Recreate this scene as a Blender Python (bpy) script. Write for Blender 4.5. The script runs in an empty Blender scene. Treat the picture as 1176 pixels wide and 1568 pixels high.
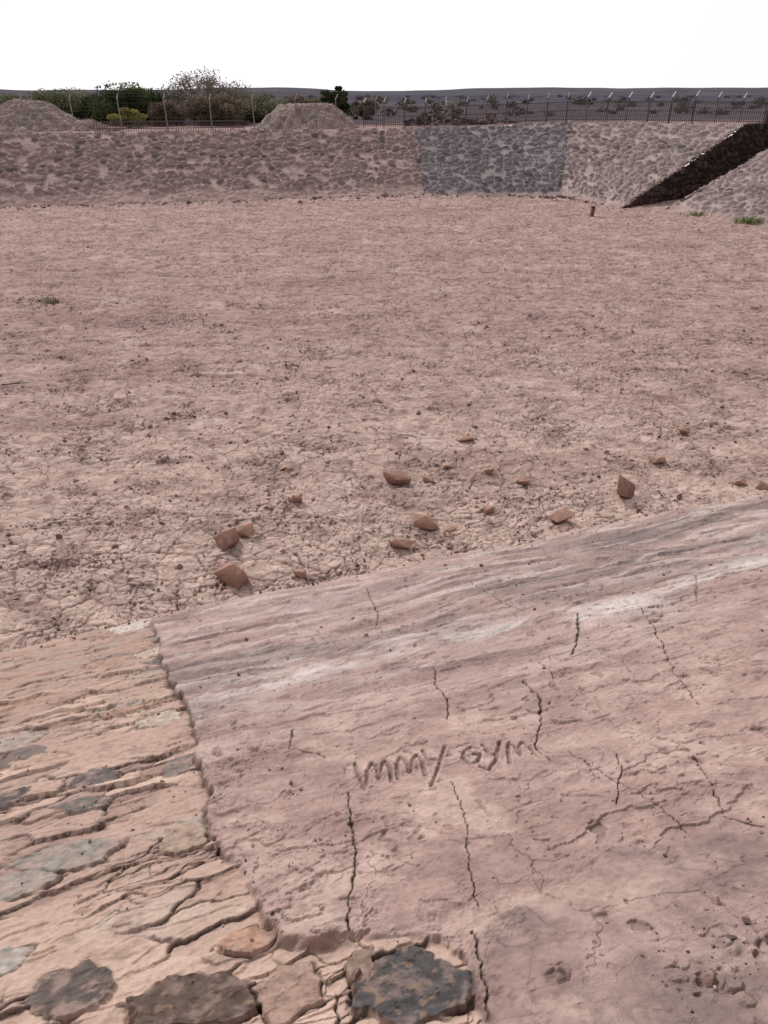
import bpy, bmesh, math
import numpy as np
from mathutils import Vector
rng=np.random.default_rng(7)
SC=bpy.context.scene; COL=SC.collection
H=4.9
f32=np.float32
def lin(r,g,b,k=1.0):
    f=lambda c:((c/255+.055)/1.055)**2.4 if c>10 else c/255/12.92
    return np.array([f(r)*k,f(g)*k,f(b)*k],dtype=f32)
def desat(c,s,k):
    l=(c@np.array([.3,.59,.11],dtype=f32))[...,None]; return ((l+(c-l)*s)*k).astype(f32)
def ss(a,b,x):
    t=np.clip((x-a)/(b-a),0,1); return t*t*(3-2*t)
def mix(a,b,t): return a+(b-a)*t[...,None]
def hu(ix,iy,s):
    n=ix.view(np.uint32)*np.uint32(374761393)+iy.view(np.uint32)*np.uint32(668265263)+np.uint32((int(s)*144269+977)&0xffffffff)
    n^=n>>np.uint32(13);n*=np.uint32(1274126177);n^=n>>np.uint32(16);n*=np.uint32(2246822519);n^=n>>np.uint32(15)
    return n
_a=np.arange(256)*2*np.pi/256;GX=np.cos(_a).astype(f32);GY=np.sin(_a).astype(f32)
def noise(x,y,s=0):
    x=np.asarray(x,dtype=f32);y=np.asarray(y,dtype=f32);x,y=np.broadcast_arrays(x,y)
    fx0=np.floor(x);fy0=np.floor(y);fx=x-fx0;fy=y-fy0;ix=np.ascontiguousarray(fx0.astype(np.int32));iy=np.ascontiguousarray(fy0.astype(np.int32))
    def g(i,j):
        a=(hu(ix+np.int32(i),iy+np.int32(j),s)&np.uint32(255)).astype(np.intp);return GX[a]*(fx-i)+GY[a]*(fy-j)
    u=fx*fx*fx*(fx*(fx*6-15)+10);v=fy*fy*fy*(fy*(fy*6-15)+10)
    a=g(0,0);b=g(1,0);c=g(0,1);d=g(1,1)
    return 1.5*((a+(b-a)*u)*(1-v)+(c+(d-c)*u)*v)
def fbm(x,y,s=0,o=4,g=.5):
    r=0;a=1;t=0
    for i in range(o):
        r=r+a*noise(x*2**i+13.7*i,y*2**i-7.3*i,s+i*17);t+=a;a*=g
    return r/t*1.6
def worley(x,y,s=0,j=.9):
    x=np.asarray(x,dtype=f32);y=np.asarray(y,dtype=f32)
    fx=np.floor(x);fy=np.floor(y);lx=x-fx-.5;ly=y-fy-.5;ix=fx.astype(np.int32);iy=fy.astype(np.int32)
    F1=np.full(x.shape,9.,dtype=f32);F2=F1.copy();ID=np.zeros(x.shape,dtype=np.uint32);DX=np.zeros(x.shape,dtype=f32);DY=DX.copy()
    k1=f32(j/65536.)
    for i in(-1,0,1):
        for k in(-1,0,1):
            n=hu(ix+np.int32(i),iy+np.int32(k),s)
            dx=lx-i-((n&np.uint32(65535)).astype(f32)*k1-f32(j/2));dy=ly-k-((n>>np.uint32(16)).astype(f32)*k1-f32(j/2))
            d=np.sqrt(dx*dx+dy*dy);m=d<F1
            F2=np.where(m,F1,np.minimum(F2,d));F1=np.where(m,d,F1)
            ID=np.where(m,n,ID);DX=np.where(m,dx,DX);DY=np.where(m,dy,DY)
    idf=((ID*np.uint32(2654435761))>>np.uint32(8)).astype(f32)/f32(16777216.)
    return F2-F1,idf,DX,DY
def ledge(f,w=.03,l=.45):   # crisp scarp that fades away behind
    return ss(0,w,f)*ss(l,0,f)
def segdist(x,y,pts):
    D=np.full(x.shape,99.,dtype=f32)
    for (ax,ay),(bx,by) in zip(pts[:-1],pts[1:]):
        vx,vy=bx-ax,by-ay;L=vx*vx+vy*vy+1e-12
        t=np.clip(((x-ax)*vx+(y-ay)*vy)/L,0,1)
        D=np.minimum(D,np.hypot(x-ax-t*vx,y-ay-t*vy))
    return D
# ---------- mesh helpers
def raw_mesh(name,V,F,mat,col=None,smooth=False,parent=None):
    V=np.asarray(V,dtype=np.float32);F=np.asarray(F,dtype=np.int32);n=F.shape[1]
    me=bpy.data.meshes.new(name)
    me.vertices.add(len(V));me.vertices.foreach_set("co",V.ravel())
    me.loops.add(F.size);me.loops.foreach_set("vertex_index",F.ravel())
    me.polygons.add(len(F));me.polygons.foreach_set("loop_start",np.arange(len(F),dtype=np.int32)*n)
    me.polygons.foreach_set("loop_total",np.full(len(F),n,dtype=np.int32))
    me.polygons.foreach_set("use_smooth",np.full(len(F),smooth))
    if col is not None:
        a=me.color_attributes.new("Col",'FLOAT_COLOR','POINT')
        c=np.ones((len(V),4),dtype=np.float32);c[:,:3]=np.clip(col,0.005,.95);a.data.foreach_set("color",c.ravel())
    me.update(calc_edges=True);me.materials.append(mat)
    ob=bpy.data.objects.new(name,me);COL.objects.link(ob)
    if parent: ob.parent=parent
    return ob
def grid(name,X,Y,Z,C,mat,smooth=True,flip=False,parent=None):
    r,c=X.shape;V=np.stack([X,Y,Z],-1).reshape(-1,3)
    i=np.arange(r*c).reshape(r,c)
    F=np.stack([i[:-1,:-1],i[:-1,1:],i[1:,1:],i[1:,:-1]],-1).reshape(-1,4)
    if flip:F=F[:,::-1]
    return raw_mesh(name,V,F,mat,C.reshape(-1,3),smooth,parent)
def hull(n,rr,flat=1.0,box=.0):
    bm=bmesh.new()
    P=rr.normal(size=(n,3));P/=np.linalg.norm(P,axis=1)[:,None]
    P=P*(1-box)+np.sign(P)*.6*box
    P*=rr.uniform(.8,1.05,(n,1));P[:,2]*=flat
    for p in P:bm.verts.new(p)
    bmesh.ops.convex_hull(bm,input=bm.verts[:])
    junk=[v for v in bm.verts if not v.link_faces]
    bmesh.ops.delete(bm,geom=junk,context='VERTS')
    bmesh.ops.triangulate(bm,faces=bm.faces[:]);bm.verts.index_update()
    V=np.array([v.co[:] for v in bm.verts]);F=np.array([[v.index for v in f.verts] for f in bm.faces])
    bm.free();return V,F
def rot(a,b,c):
    ca,sa,cb,sb,cc,sc=math.cos(a),math.sin(a),math.cos(b),math.sin(b),math.cos(c),math.sin(c)
    return np.array([[ca,-sa,0],[sa,ca,0],[0,0,1]])@np.array([[1,0,0],[0,cb,-sb],[0,sb,cb]])@np.array([[cc,0,sc],[0,1,0],[-sc,0,cc]])
def scatter(name,pts,sizes,cols,mat,flat=.5,tilt=.4,seed=1):
    rr=np.random.default_rng(seed);T=[hull(11,rr,flat,.2) for _ in range(12)]
    VV=[];FF=[];CC=[];o=0
    for p,s,c in zip(pts,sizes,cols):
        V,F=T[rr.integers(12)];R=rot(rr.uniform(0,6.28),rr.normal()*tilt,rr.normal()*tilt)
        S=s*np.array([rr.uniform(.7,1.3),rr.uniform(.7,1.1),rr.uniform(.6,1.2)])
        W=(V*S*.5)@R.T+p;VV.append(W);FF.append(F+o);o+=len(V);CC.append(np.repeat(c[None],len(V),0)*rr.uniform(.85,1.12))
    return raw_mesh(name,np.concatenate(VV),np.concatenate(FF),mat,np.concatenate(CC))
class Parts:
    def __init__(s):s.V=[];s.F=[];s.o=0
    def beam(s,a,b,w,w2=None):
        a=np.array(a,float);b=np.array(b,float);d=b-a;L=np.linalg.norm(d);d/=L
        up=np.array([0,0,1.]) if abs(d[2])<.9 else np.array([1.,0,0])
        e=np.cross(d,up);e/=np.linalg.norm(e);f=np.cross(d,e);w2=w if w2 is None else w2
        V=[a+w/2*(i*e+j*f) for i,j in((-1,-1),(1,-1),(1,1),(-1,1))]+[b+w2/2*(i*e+j*f) for i,j in((-1,-1),(1,-1),(1,1),(-1,1))]
        F=[(0,1,5,4),(1,2,6,5),(2,3,7,6),(3,0,4,7),(3,2,1,0),(4,5,6,7)]
        s.V+=V;s.F+=[tuple(k+s.o for k in f) for f in F];s.o+=8
    def make(s,name,mat,parent=None): return raw_mesh(name,s.V,s.F,mat,None,False,parent)
# ---------- materials
def mat_attr(name,rough=.95,ns=60,namp=.12,bump=.25,bd=.01,ns2=400,spec=.05):
    m=bpy.data.materials.new(name);m.use_nodes=True;nt=m.node_tree;N=nt.nodes;L=nt.links
    b=N["Principled BSDF"];b.inputs["Roughness"].default_value=rough
    if "Specular IOR Level" in b.inputs:b.inputs["Specular IOR Level"].default_value=spec
    at=N.new("ShaderNodeAttribute");at.attribute_name="Col"
    tc=N.new("ShaderNodeTexCoord")
    n1=N.new("ShaderNodeTexNoise");n1.inputs["Scale"].default_value=ns;n1.inputs["Detail"].default_value=6;n1.inputs["Roughness"].default_value=.65
    n2=N.new("ShaderNodeTexNoise");n2.inputs["Scale"].default_value=ns2;n2.inputs["Detail"].default_value=3
    L.new(tc.outputs["Object"],n1.inputs["Vector"]);L.new(tc.outputs["Object"],n2.inputs["Vector"])
    mr=N.new("ShaderNodeMapRange");mr.inputs["From Min"].default_value=.3;mr.inputs["From Max"].default_value=.7
    mr.inputs["To Min"].default_value=1-namp;mr.inputs["To Max"].default_value=1+namp
    L.new(n1.outputs["Fac"],mr.inputs["Value"])
    vm=N.new("ShaderNodeVectorMath");vm.operation='SCALE';L.new(at.outputs["Color"],vm.inputs[0]);L.new(mr.outputs["Result"],vm.inputs["Scale"])
    L.new(vm.outputs["Vector"],b.inputs["Base Color"])
    ad=N.new("ShaderNodeMath");ad.operation='MULTIPLY_ADD';ad.inputs[1].default_value=.35;L.new(n2.outputs["Fac"],ad.inputs[0]);L.new(n1.outputs["Fac"],ad.inputs[2])
    bp=N.new("ShaderNodeBump");bp.inputs["Strength"].default_value=bump;bp.inputs["Distance"].default_value=bd
    L.new(ad.outputs[0],bp.inputs["Height"]);L.new(bp.outputs["Normal"],b.inputs["Normal"])
    return m
def mat_plain(name,c,rough=.7,ns=20,metal=0):
    m=bpy.data.materials.new(name);m.use_nodes=True;nt=m.node_tree;N=nt.nodes;L=nt.links
    b=N["Principled BSDF"];b.inputs["Roughness"].default_value=rough;b.inputs["Metallic"].default_value=metal
    n1=N.new("ShaderNodeTexNoise");n1.inputs["Scale"].default_value=ns
    r=N.new("ShaderNodeValToRGB");r.color_ramp.elements[0].position=.3;r.color_ramp.elements[1].position=.7
    r.color_ramp.elements[0].color=(*(np.array(c)*.75),1);r.color_ramp.elements[1].color=(*(np.array(c)*1.2),1)
    L.new(n1.outputs["Fac"],r.inputs["Fac"]);L.new(r.outputs["Color"],b.inputs["Base Color"]);return m
M_mud=mat_attr("dry_mud",ns=24,namp=.16,bump=.8,bd=.02,ns2=120)
M_slope=mat_attr("mud_plaster",ns=38,namp=.15,bump=.95,bd=.012,ns2=300)
M_stone=mat_attr("pitching_stone",ns=5,namp=.2,bump=.6,bd=.05,ns2=25)
M_rock=mat_attr("sandstone_rock",ns=14,namp=.22,bump=.7,bd=.03,ns2=90)
M_leaf=mat_attr("foliage",ns=4,namp=.2,bump=0,ns2=10)
# thin leaves let some light through
_nt=M_leaf.node_tree;_b=_nt.nodes["Principled BSDF"];_o=_nt.nodes["Material Output"];_t=_nt.nodes.new("ShaderNodeBsdfTranslucent");_m=_nt.nodes.new("ShaderNodeMixShader");_m.inputs[0].default_value=.4
_nt.links.new(_b.inputs["Base Color"].links[0].from_socket,_t.inputs["Color"]);_nt.links.new(_b.outputs[0],_m.inputs[1]);_nt.links.new(_t.outputs[0],_m.inputs[2]);_nt.links.new(_m.outputs[0],_o.inputs[0])
M_far=mat_attr("gravel_plain",rough=1,ns=.6,namp=.18,bump=.3,bd=.05,ns2=4,spec=0)
M_bark=mat_plain("bark",(.11,.088,.07))
# ================= BASIN FLOOR =================
CL=[(-3.3,7.0,.7,.35),(-3.95,6.9,.7,.4),(.63,8.6,1.2,.8),(5.35,11.4,1.0,.4),(-.93,10.9,.8,.4),(-3.3,12.2,.35,.25),(-4.7,10.6,.8,.4),(3.7,14.9,.9,.3),(5.1,14.5,1.2,.3),(-7,13.4,.9,.25),(-5.4,18.1,1.5,.5),(.2,9.2,.9,.4),(-1.8,8.2,1.0,.5),(2.4,8.9,.8,.3),(7.5,16.5,1.5,.5),(-8.9,20,1.2,.5),(-9.5,17,2.0,.5)]
def floor_fields(x,y):
    x=np.asarray(x,dtype=f32);y=np.asarray(y,dtype=f32)
    n1=noise(x*4,y*4,3);n2=noise(x*4+31,y*4,4)
    wx=x+.04*n1+.3*noise(x*.5,y*.5,5)+.015*noise(x*13,y*13,34);wy=y+.04*n2+.3*noise(x*.5,y*.5,6)+.015*noise(x*13+9,y*13,35)
    near=ss(19,7,y)
    e,idc,dx,dy=worley(wx/.14,wy/.115,11,.98)
    eb,idb,dxb,dyb=worley(wx/.075+3,wy/.065,14,.98)
    e2,id2,_,_=worley(wx/.42+5,wy/.36,12)
    e3,id3,dx3,dy3=worley(wx/.26+2,wy/.22,13)
    sm=ss(-.1,.2,noise(x/.7,y/.55,25))*ss(14,8,y)
    e=e*(1-sm)+eb*sm;idc=np.where(sm>.5,idb,idc);dx=np.where(sm>.5,dxb*.55,dx);dy=np.where(sm>.5,dyb*.55,dy)
    rough=ss(.0,.6,fbm(x/1.1,y/.8,21))*(.5+.25*near)+.35*ss(.15,.7,noise(x/.35,y/.28,22))
    for cx,cy,sx,sy in CL:
        rough=np.maximum(rough,np.exp(-(((x-cx)/sx)**2+((y-cy)/sy)**2))*(.7+.6*noise(x*3,y*3,2)))
    rough=np.clip(rough,0,1)
    vn=ss(10.5,7,y)
    pres=ss(-.6,.2,fbm(x/.9,y/.7,23,3)+.15*vn+.3*rough)
    wv=.12+.09*ss(-.4,.5,noise(x/.4,y/.4,36))
    crack=(1-ss(.02,wv,e))*(.6+.4*rough)*pres
    c2=(1-ss(0,.08,e2))*ss(-.5,.1,noise(x/2,y/2,33))
    a=idc*6.28
    z=.04*fbm(x/3.5,y/3.5,1)+.016*fbm(x/.5,y/.4,2)+.006*fbm(x/.07,y/.06,9,2)
    z=z-(.017+.006*vn)*crack-.018*c2
    z=z+rough*(idc-.45)*.044+(.25+rough)*.020*(dx*np.cos(a)+dy*np.sin(a))
    z=z+.012*np.cos(id3*6.28)*dx3+.016*dy3
    lumps=ss(.4,.7,noise(x/.3,y/.22,24))*(.2+.8*rough);z=z+.042*lumps*(.4+idc)
    return z,crack,c2,rough,idc,near
def floor_z(x,y):
    return float(floor_fields(np.array([float(x)]),np.array([float(y)]))[0][0])
def build_floor():
    nr,nc=860,960
    th=np.linspace(math.atan(H/5.2),math.atan(H/54),nr);yy=H/np.tan(th)
    q=np.linspace(-1,1,nc);w=.57*yy+1.6
    X=w[:,None]*(q+1.6*np.sign(q)*np.abs(q)**9)[None];Y=np.repeat(yy[:,None],nc,1)
    X=X.astype(f32);Y=Y.astype(f32)
    z,crack,c2,rough,idc,near=floor_fields(X,Y)
    c=mix(lin(184,150,141)[None,None],lin(206,175,161)[None,None],near)
    c=mix(c,lin(212,184,171)[None,None],ss(.1,.7,fbm(X/1.3,Y/1.1,50))*.5)
    c=mix(c,lin(158,125,116)[None,None],ss(.0,.7,fbm(X/4.3,Y/2.2,51))*.5)
    c=mix(c,lin(152,117,108)[None,None],ss(.1,.6,fbm(X/.5,Y/.4,52))*.5)
    c=mix(c,lin(224,192,175)[None,None],ss(9.5,6.3,Y-.36*X)*ss(-.3,.3,fbm(X/.6,Y/.5,54))*.5)
    c=c*(1+.22*(idc-.5)+.14*fbm(X/.18,Y/.16,53,3))[...,None]
    c=c*(1-(.6+.06*near)*crack-.4*c2)[...,None]*(1-.18*rough)[...,None]  # cracks darkened in colour: dirt plus painted-in occlusion
    far=ss(9,22,Y)
    sp=ss(.3,.65,noise(X*4,Y*6,60))*(.15+.22*far)+ss(.4,.75,noise(X*1.6,Y*3,61))*.25
    c=c*(1-np.clip(sp,0,.5))[...,None]
    grid("basin_ground",X,Y,z,desat(c,.85,1.0),M_mud)
build_floor()
# ================= NEAR SLOPE =================
EY=[.3,1.02,1.24,1.32,1.35,1.37,1.53,1.72,1.99,2.32,2.67,3.27,3.92,4.97,6.46,7.5]
EX=[.32,.27,.25,.17,-.10,-.33,-.423,-.519,-.686,-.813,-.97,-1.145,-1.507,-1.94,-2.55,-3.0]
MX=[.2,.264,.449,.684,.846,1.054,1.344,2.5,6];MYv=[.9,1.32,1.458,1.553,1.65,1.672,1.698,1.95,2.6]
CR=[([(-.16,2.22),(-.13,1.95),(-.10,1.655),(-.115,1.5),(-.11,1.38)],.0036),
([(.328,3.68),(.315,3.34),(.358,3.13),(.34,2.87)],.0035),
([(.816,3.285),(.853,2.98),(.799,2.742),(.708,2.476),(.749,2.308)],.0045),
([(1.441,4.425),(1.33,3.977),(1.192,3.616)],.007),
([(.293,2.234),(.322,1.95),(.30,1.7),(.295,1.434)],.0010),
([(1.031,2.302),(.981,2.114),(.881,1.89)],.0022),
([(-.496,2.93),(-.482,2.69),(-.286,2.578)],.0025),
([(.839,2.379),(.932,2.125),(1.039,1.86),(1.061,1.69)],.0014),
([(.839,5.896),(.98,5.056),(1.097,4.685)],.003),([(-.192,6.35),(-.046,5.237),(-.07,4.84)],.003),
([(.975,3.572),(.99,3.228)],.0035),([(1.896,4.39),(1.748,3.66)],.003),
([(.264,1.33),(.28,1.2),(.269,1.026)],.0022),([(1.311,2.207),(1.238,1.779),(1.333,1.70)],.0014),
([(2.6,5.1),(2.3,4.4),(1.896,4.39)],.0025),([(1.75,3.66),(1.6,3.1),(1.55,2.7)],.0016)]
LET=[[(-.138,2.484),(-.115,2.36),(-.085,2.237)],[(-.078,2.273),(-.078,2.40),(-.06,2.48),(-.035,2.44),(-.024,2.33),(-.012,2.45),(.006,2.5),(.025,2.44),(.036,2.29)],
[(.06,2.315),(.062,2.45),(.08,2.53),(.105,2.47),(.12,2.36),(.135,2.48),(.158,2.54),(.18,2.46),(.19,2.315)],[(.19,2.58),(.205,2.47),(.25,2.45)],[(.298,2.58),(.26,2.42),(.2,2.19)],
[(.455,2.50),(.42,2.54),(.38,2.50),(.368,2.43),(.395,2.38),(.435,2.40),(.45,2.45),(.42,2.46)],[(.475,2.54),(.485,2.46),(.515,2.44),(.54,2.49)],[(.555,2.54),(.525,2.42),(.47,2.31),(.435,2.34)],
[(.57,2.35),(.585,2.49),(.60,2.54),(.62,2.50),(.627,2.40),(.64,2.50),(.665,2.54),(.685,2.48),(.705,2.37)]]
SCR=[[(.0,1.96),(.02,1.90),(-.01,1.82),(.04,1.79)],[(.08,1.93),(.14,1.88),(.10,1.80),(.15,1.78)],[(.05,1.86),(.09,1.84)],[(-.5,2.05),(-.42,1.93)],[(.5,2.2),(.62,2.16),(.7,2.22)],[(.9,2.75),(1.0,2.65),(1.12,2.7)],[(1.02,2.8),(1.08,2.72)],[(.38,2.05),(.42,1.93)],[(.72,2.02),(.86,1.98)]]
ST=[(-1.52,2.69,.27,.22,(116,106,102),0),(-1.92,2.57,.2,.22,(102,94,93),0),(-1.45,2.42,.24,.14,(124,116,110),0),(-1.33,1.99,.4,.22,(162,150,140),0),
(-1.46,1.82,.3,.18,(172,158,146),0),(-1.07,2.73,.16,.26,(140,126,118),0),(-.96,1.26,.28,.2,(112,98,92),0),(-.52,1.17,.46,.22,(108,90,80),.02),
(.08,1.15,.36,.27,(92,86,86),.018),(-.07,1.25,.09,.15,(150,124,110),.012),(-2.59,6.08,.42,.6,(214,200,188),.01),(-1.76,4.71,.31,.3,(118,110,110),0),
(-.84,2.03,.24,.2,(176,150,130),.01),(-.44,1.40,.2,.13,(192,146,120),.01),(-1.41,3.4,.3,.26,(196,178,162),0),(-1.27,1.41,.12,.14,(188,176,164),0),
(-1.98,4.98,.33,.3,(200,176,162),.008),(-1.6,3.85,.36,.2,(200,170,150),.008),(-.27,1.19,.18,.22,(172,138,122),.010),(-1.95,5.45,.5,.3,(148,136,130),0),(-2.3,3.3,.3,.3,(176,160,148),0),(-2.0,3.0,.35,.16,(196,160,138),0)]
def P_(*a): return lin(*a)[None]
def plaster(x,y,s,r,dE):
    ph=(s+.60*noise(r*.30,s*.45,80)+.14*noise(r*1.0,s*1.4,81)+.03*noise(r*5,s*6,82))/.50
    fr=ph-np.floor(ph)
    rid=np.sin(ph*6.283)*.5+.2*np.sin(ph*12.566+1+3*noise(r*.5,s,83))
    fade=ss(5.0,3.4,s);rm_=ss(-.45,.35,noise(r*.6,s*.8,84))
    z=.028*rid*(.22+.78*fade)*rm_
    lm=ss(-.35,.2,noise(r*.7,s*1.3,85))*ss(4.8,2.0,s)
    z+=.030*np.where(fr<.93,fr/.93,(1-fr)/.07)*lm
    ph2=(s+.3*noise(r*.6,s*.9,87)+.10*noise(r*3,s*4,88)+.02*noise(r*10,s*12,86))/.19;fr2=ph2-np.floor(ph2)
    lm2=ss(-.05,.4,noise(r*.9+4,s*1.7,89))*ss(3.4,1.0,s)
    z+=.015*np.where(fr2<.9,fr2/.9,(1-fr2)/.1)*lm2
    pm=ss(-.2,.3,noise(r*.8+11,s*1.1,79))
    f1=fbm(r/.8,s/.2,90,6,.55);z+=.015*ledge(f1-.02,.05,.6)*ss(5.6,2.8,s)*pm
    f2=fbm(r/.45+4,s/.18+9,91,6,.55);z+=.010*ledge(f2-.12,.04,.5)*(1-pm*.7)
    f3=fbm(x/.4,y/.22,92,6,.55);l3=ss(3.0,4.2,s)*ss(-.2,.2,noise(x*1.1,y*1.3,78));z+=.006*ledge(f3-.05,.05,.5)*l3
    z+=.026*fbm(r/1.1,s/.7,93,3)+.013*fbm(r/.25,s/.13,94,5,.55)+.0022*fbm(x/.035,y/.035,95,3)
    tr=np.sin(s*24+7*noise(x*1.6,y*1.6,96)+r*6)*ss(-.05,.4,noise(x*1.3+3,y*1.3,97))
    z+=.0050*tr*ss(3.0,4.2,s)
    grit=np.clip(ss(.5,.0,dE)*ss(2.2,3.6,s)+.45*ss(.1,.5,noise(x*2,y*2,98)),0,1)*ss(-.3,.3,noise(x*9,y*9,99))
    eg,ig,_,_=worley(x/.018,y/.018,100);z+=grit*.006*ss(.05,.4,eg)*ig
    ck=np.zeros_like(x)
    jx=x+.010*noise(x*14,y*14,101)+.006*noise(x*45,y*45,102)+.003*noise(x*110,y*110,122);jy=y+.012*noise(x*11+7,y*11,103)+.004*noise(x*60,y*60,123)
    for pts,w in CR:
        a=np.array(pts);m=(x>a[:,0].min()-.06)&(x<a[:,0].max()+.06)&(y>a[:,1].min()-.06)&(y<a[:,1].max()+.06)
        if not m.any():continue
        d=segdist(jx[m],jy[m],pts);ww=w*(.45+1.1*np.abs(noise(x[m]*9,y[m]*9,104)));ck[m]=np.maximum(ck[m],(1-ss(ww*.5,ww*1.5+.0012,d)))
    e1,i1,_,_=worley(x/.50+.25*noise(x*3,y*3,105)+.06*noise(x*14,y*14,106)+.02*noise(x*50,y*50,107),y/.62+.25*noise(x*3+9,y*3,108)+.05*noise(x*14+5,y*14,109),110)
    hair=(1-ss(.001,.0075,e1))*ss(-.15,.15,noise(x*1.1,y*1.1,111))
    e4,i4,_,_=worley(x/.17+.25*noise(x*8,y*8,112),y/.2+.25*noise(x*8+3,y*8,113),114)
    hair2=(1-ss(.003,.02,e4))*ss(.05,.35,noise(x*1.7,y*1.7,115))
    z-=.020*ck+.006*hair+.003*hair2
    lt=np.zeros_like(x);lr=lt.copy();m=(x>-.6)&(x<1.3)&(y>1.7)&(y<2.9);lx=x[m]+.004*noise(x[m]*30,y[m]*30,116);ly=y[m]+.004*noise(x[m]*30,y[m]*30,117)
    if m.any():
        a_=np.zeros_like(lx);b_=a_.copy();br=.75+.25*ss(-.3,.2,noise(x[m]*22,y[m]*22,130))
        for L_,k_,w_ in((LET,1.,.011),(SCR,.45,.012)):
            for pts in L_:
                d=segdist(lx,ly,pts);a_=np.maximum(a_,k_*(1-ss(.003,w_,d)));b_=np.maximum(b_,k_*np.exp(-((d-w_-.006)/.006)**2))
        lt[m]=a_*br;lr[m]=b_
    z+=-.015*lt+.006*lr
    ym=np.interp(x,MX,MYv).astype(f32)+.03*noise(x*5,y*5,118)+.015*noise(x*17,y*17,119)+.006*noise(x*50,y*50,120)
    md=ss(-.01,.04,(ym-y))*ss(.2,.32,x);mw=ss(0,.28,(ym-y))*ss(.2,.6,x)
    z=z*(1-.4*md)+.020*md+.055*mw+.025*md*fbm(x/.35,y/.35,121,5)
    lump=np.zeros_like(x)
    for cx,cy,rx in((.924,1.168,.07),(.763,1.07,.06),(1.0,1.14,.08),(.86,1.0,.06),(1.05,1.02,.08),(1.34,1.7,.05),(.86,1.68,.03),(-.8,3.0,.05),(-.67,2.7,.06),(-.45,2.28,.04),(2.93,5.45,.06),(-.72,2.85,.05),(.45,1.1,.04),(.62,1.3,.03)):
        lump=np.maximum(lump,np.exp(-(((x-cx)/rx)**2+((y-cy)/rx)**2)))
    el,il,_,_=worley(x/.04+.3*noise(x*20,y*20,124),y/.04,125)
    z+=lump*(.004+.022*il*ss(0,.3,el))*ss(.25,.6,lump+.3*noise(x*15,y*15,126))
    c=P_(186,154,145)+0*x[...,None]
    c=mix(c,P_(210,182,170),ss(.0,.5,fbm(r/1.2,s/.4,200,5,.6))*.8)
    c=mix(c,P_(150,123,116),ss(.0,.5,fbm(r/.9+9,s/.32,201,5,.6))*.8)
    c=mix(c,P_(124,110,108),np.exp(-((s-2.35-.35*noise(r*.5,s*.3,202))/.4)**2)*ss(-.4,.3,fbm(r*.6,s*1.2,203))*.85)
    c=mix(c,P_(122,108,106),np.exp(-((s-.9-.3*noise(r*.4,s*.3,204))/.5)**2)*ss(-.4,.3,fbm(r*.5+3,s*1.0,205))*.85*ss(-2,1,r))
    stk=np.exp(-((s-2.92-.3*noise(r*.8,s*.5,206))/.20)**2)*ss(-.25,.25,fbm(r*1.1,s*3.0,207,6,.6))*ss(-3,-1.8,r)*ss(5,3.5,r)
    c=mix(c,P_(226,215,208),stk*.8)
    stk2=ss(.2,.5,fbm(r*.8+5,s*4.0,214,6,.6))*ss(4.8,2,s);c=mix(c,P_(218,199,190),stk2*.65)
    c=mix(c,P_(204,182,174),.5*ss(.3,.9,np.sin(ph*6.283))*fade*rm_)
    c=mix(c,P_(150,124,116),.35*ss(-.3,-.9,np.sin(ph*6.283))*fade*rm_)
    c=mix(c,P_(194,157,145),ss(3.4,4.4,s)*.5)
    c=mix(c,P_(214,182,167),ss(.05,.45,fbm(x/.5+2,y/.3,215,5,.6))*ss(3.4,4.2,s)*.65)
    c=mix(c,P_(160,130,121),ss(.05,.45,fbm(x/.6+12,y/.4,216,5,.6))*ss(3.4,4.2,s)*.5)
    c=mix(c,P_(148,124,117),md*(.3+.6*ss(-.1,.4,fbm(x/.5+4,y/.4,208,5,.6))))
    c=mix(c,P_(118,106,102),np.exp(-(((x-.8)/.07)**2+((y-1.61)/.04)**2))*.6)
    c=c*(1+.16*fbm(x/.1,y/.1,209,5,.6))[...,None]*(1-.25*grit*ss(.0,.4,noise(x*40,y*40,210)))[...,None]
    vug=ss(.5,.6,noise(x*11,y*11,211)+.2*noise(x*40,y*40,212))*ss(-.1,.3,noise(x*1.5,y*1.5,213));z-=.010*vug
    c=c*(1-.72*ck-.45*hair-.25*hair2-.4*lt+.08*lr-.3*vug)[...,None]  # cracks and scratched grooves get occlusion painted into the colour, over the relief
    z-=.020*ss(.16,0,dE)*ss(4.6,5.1,s)
    return z,c
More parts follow.
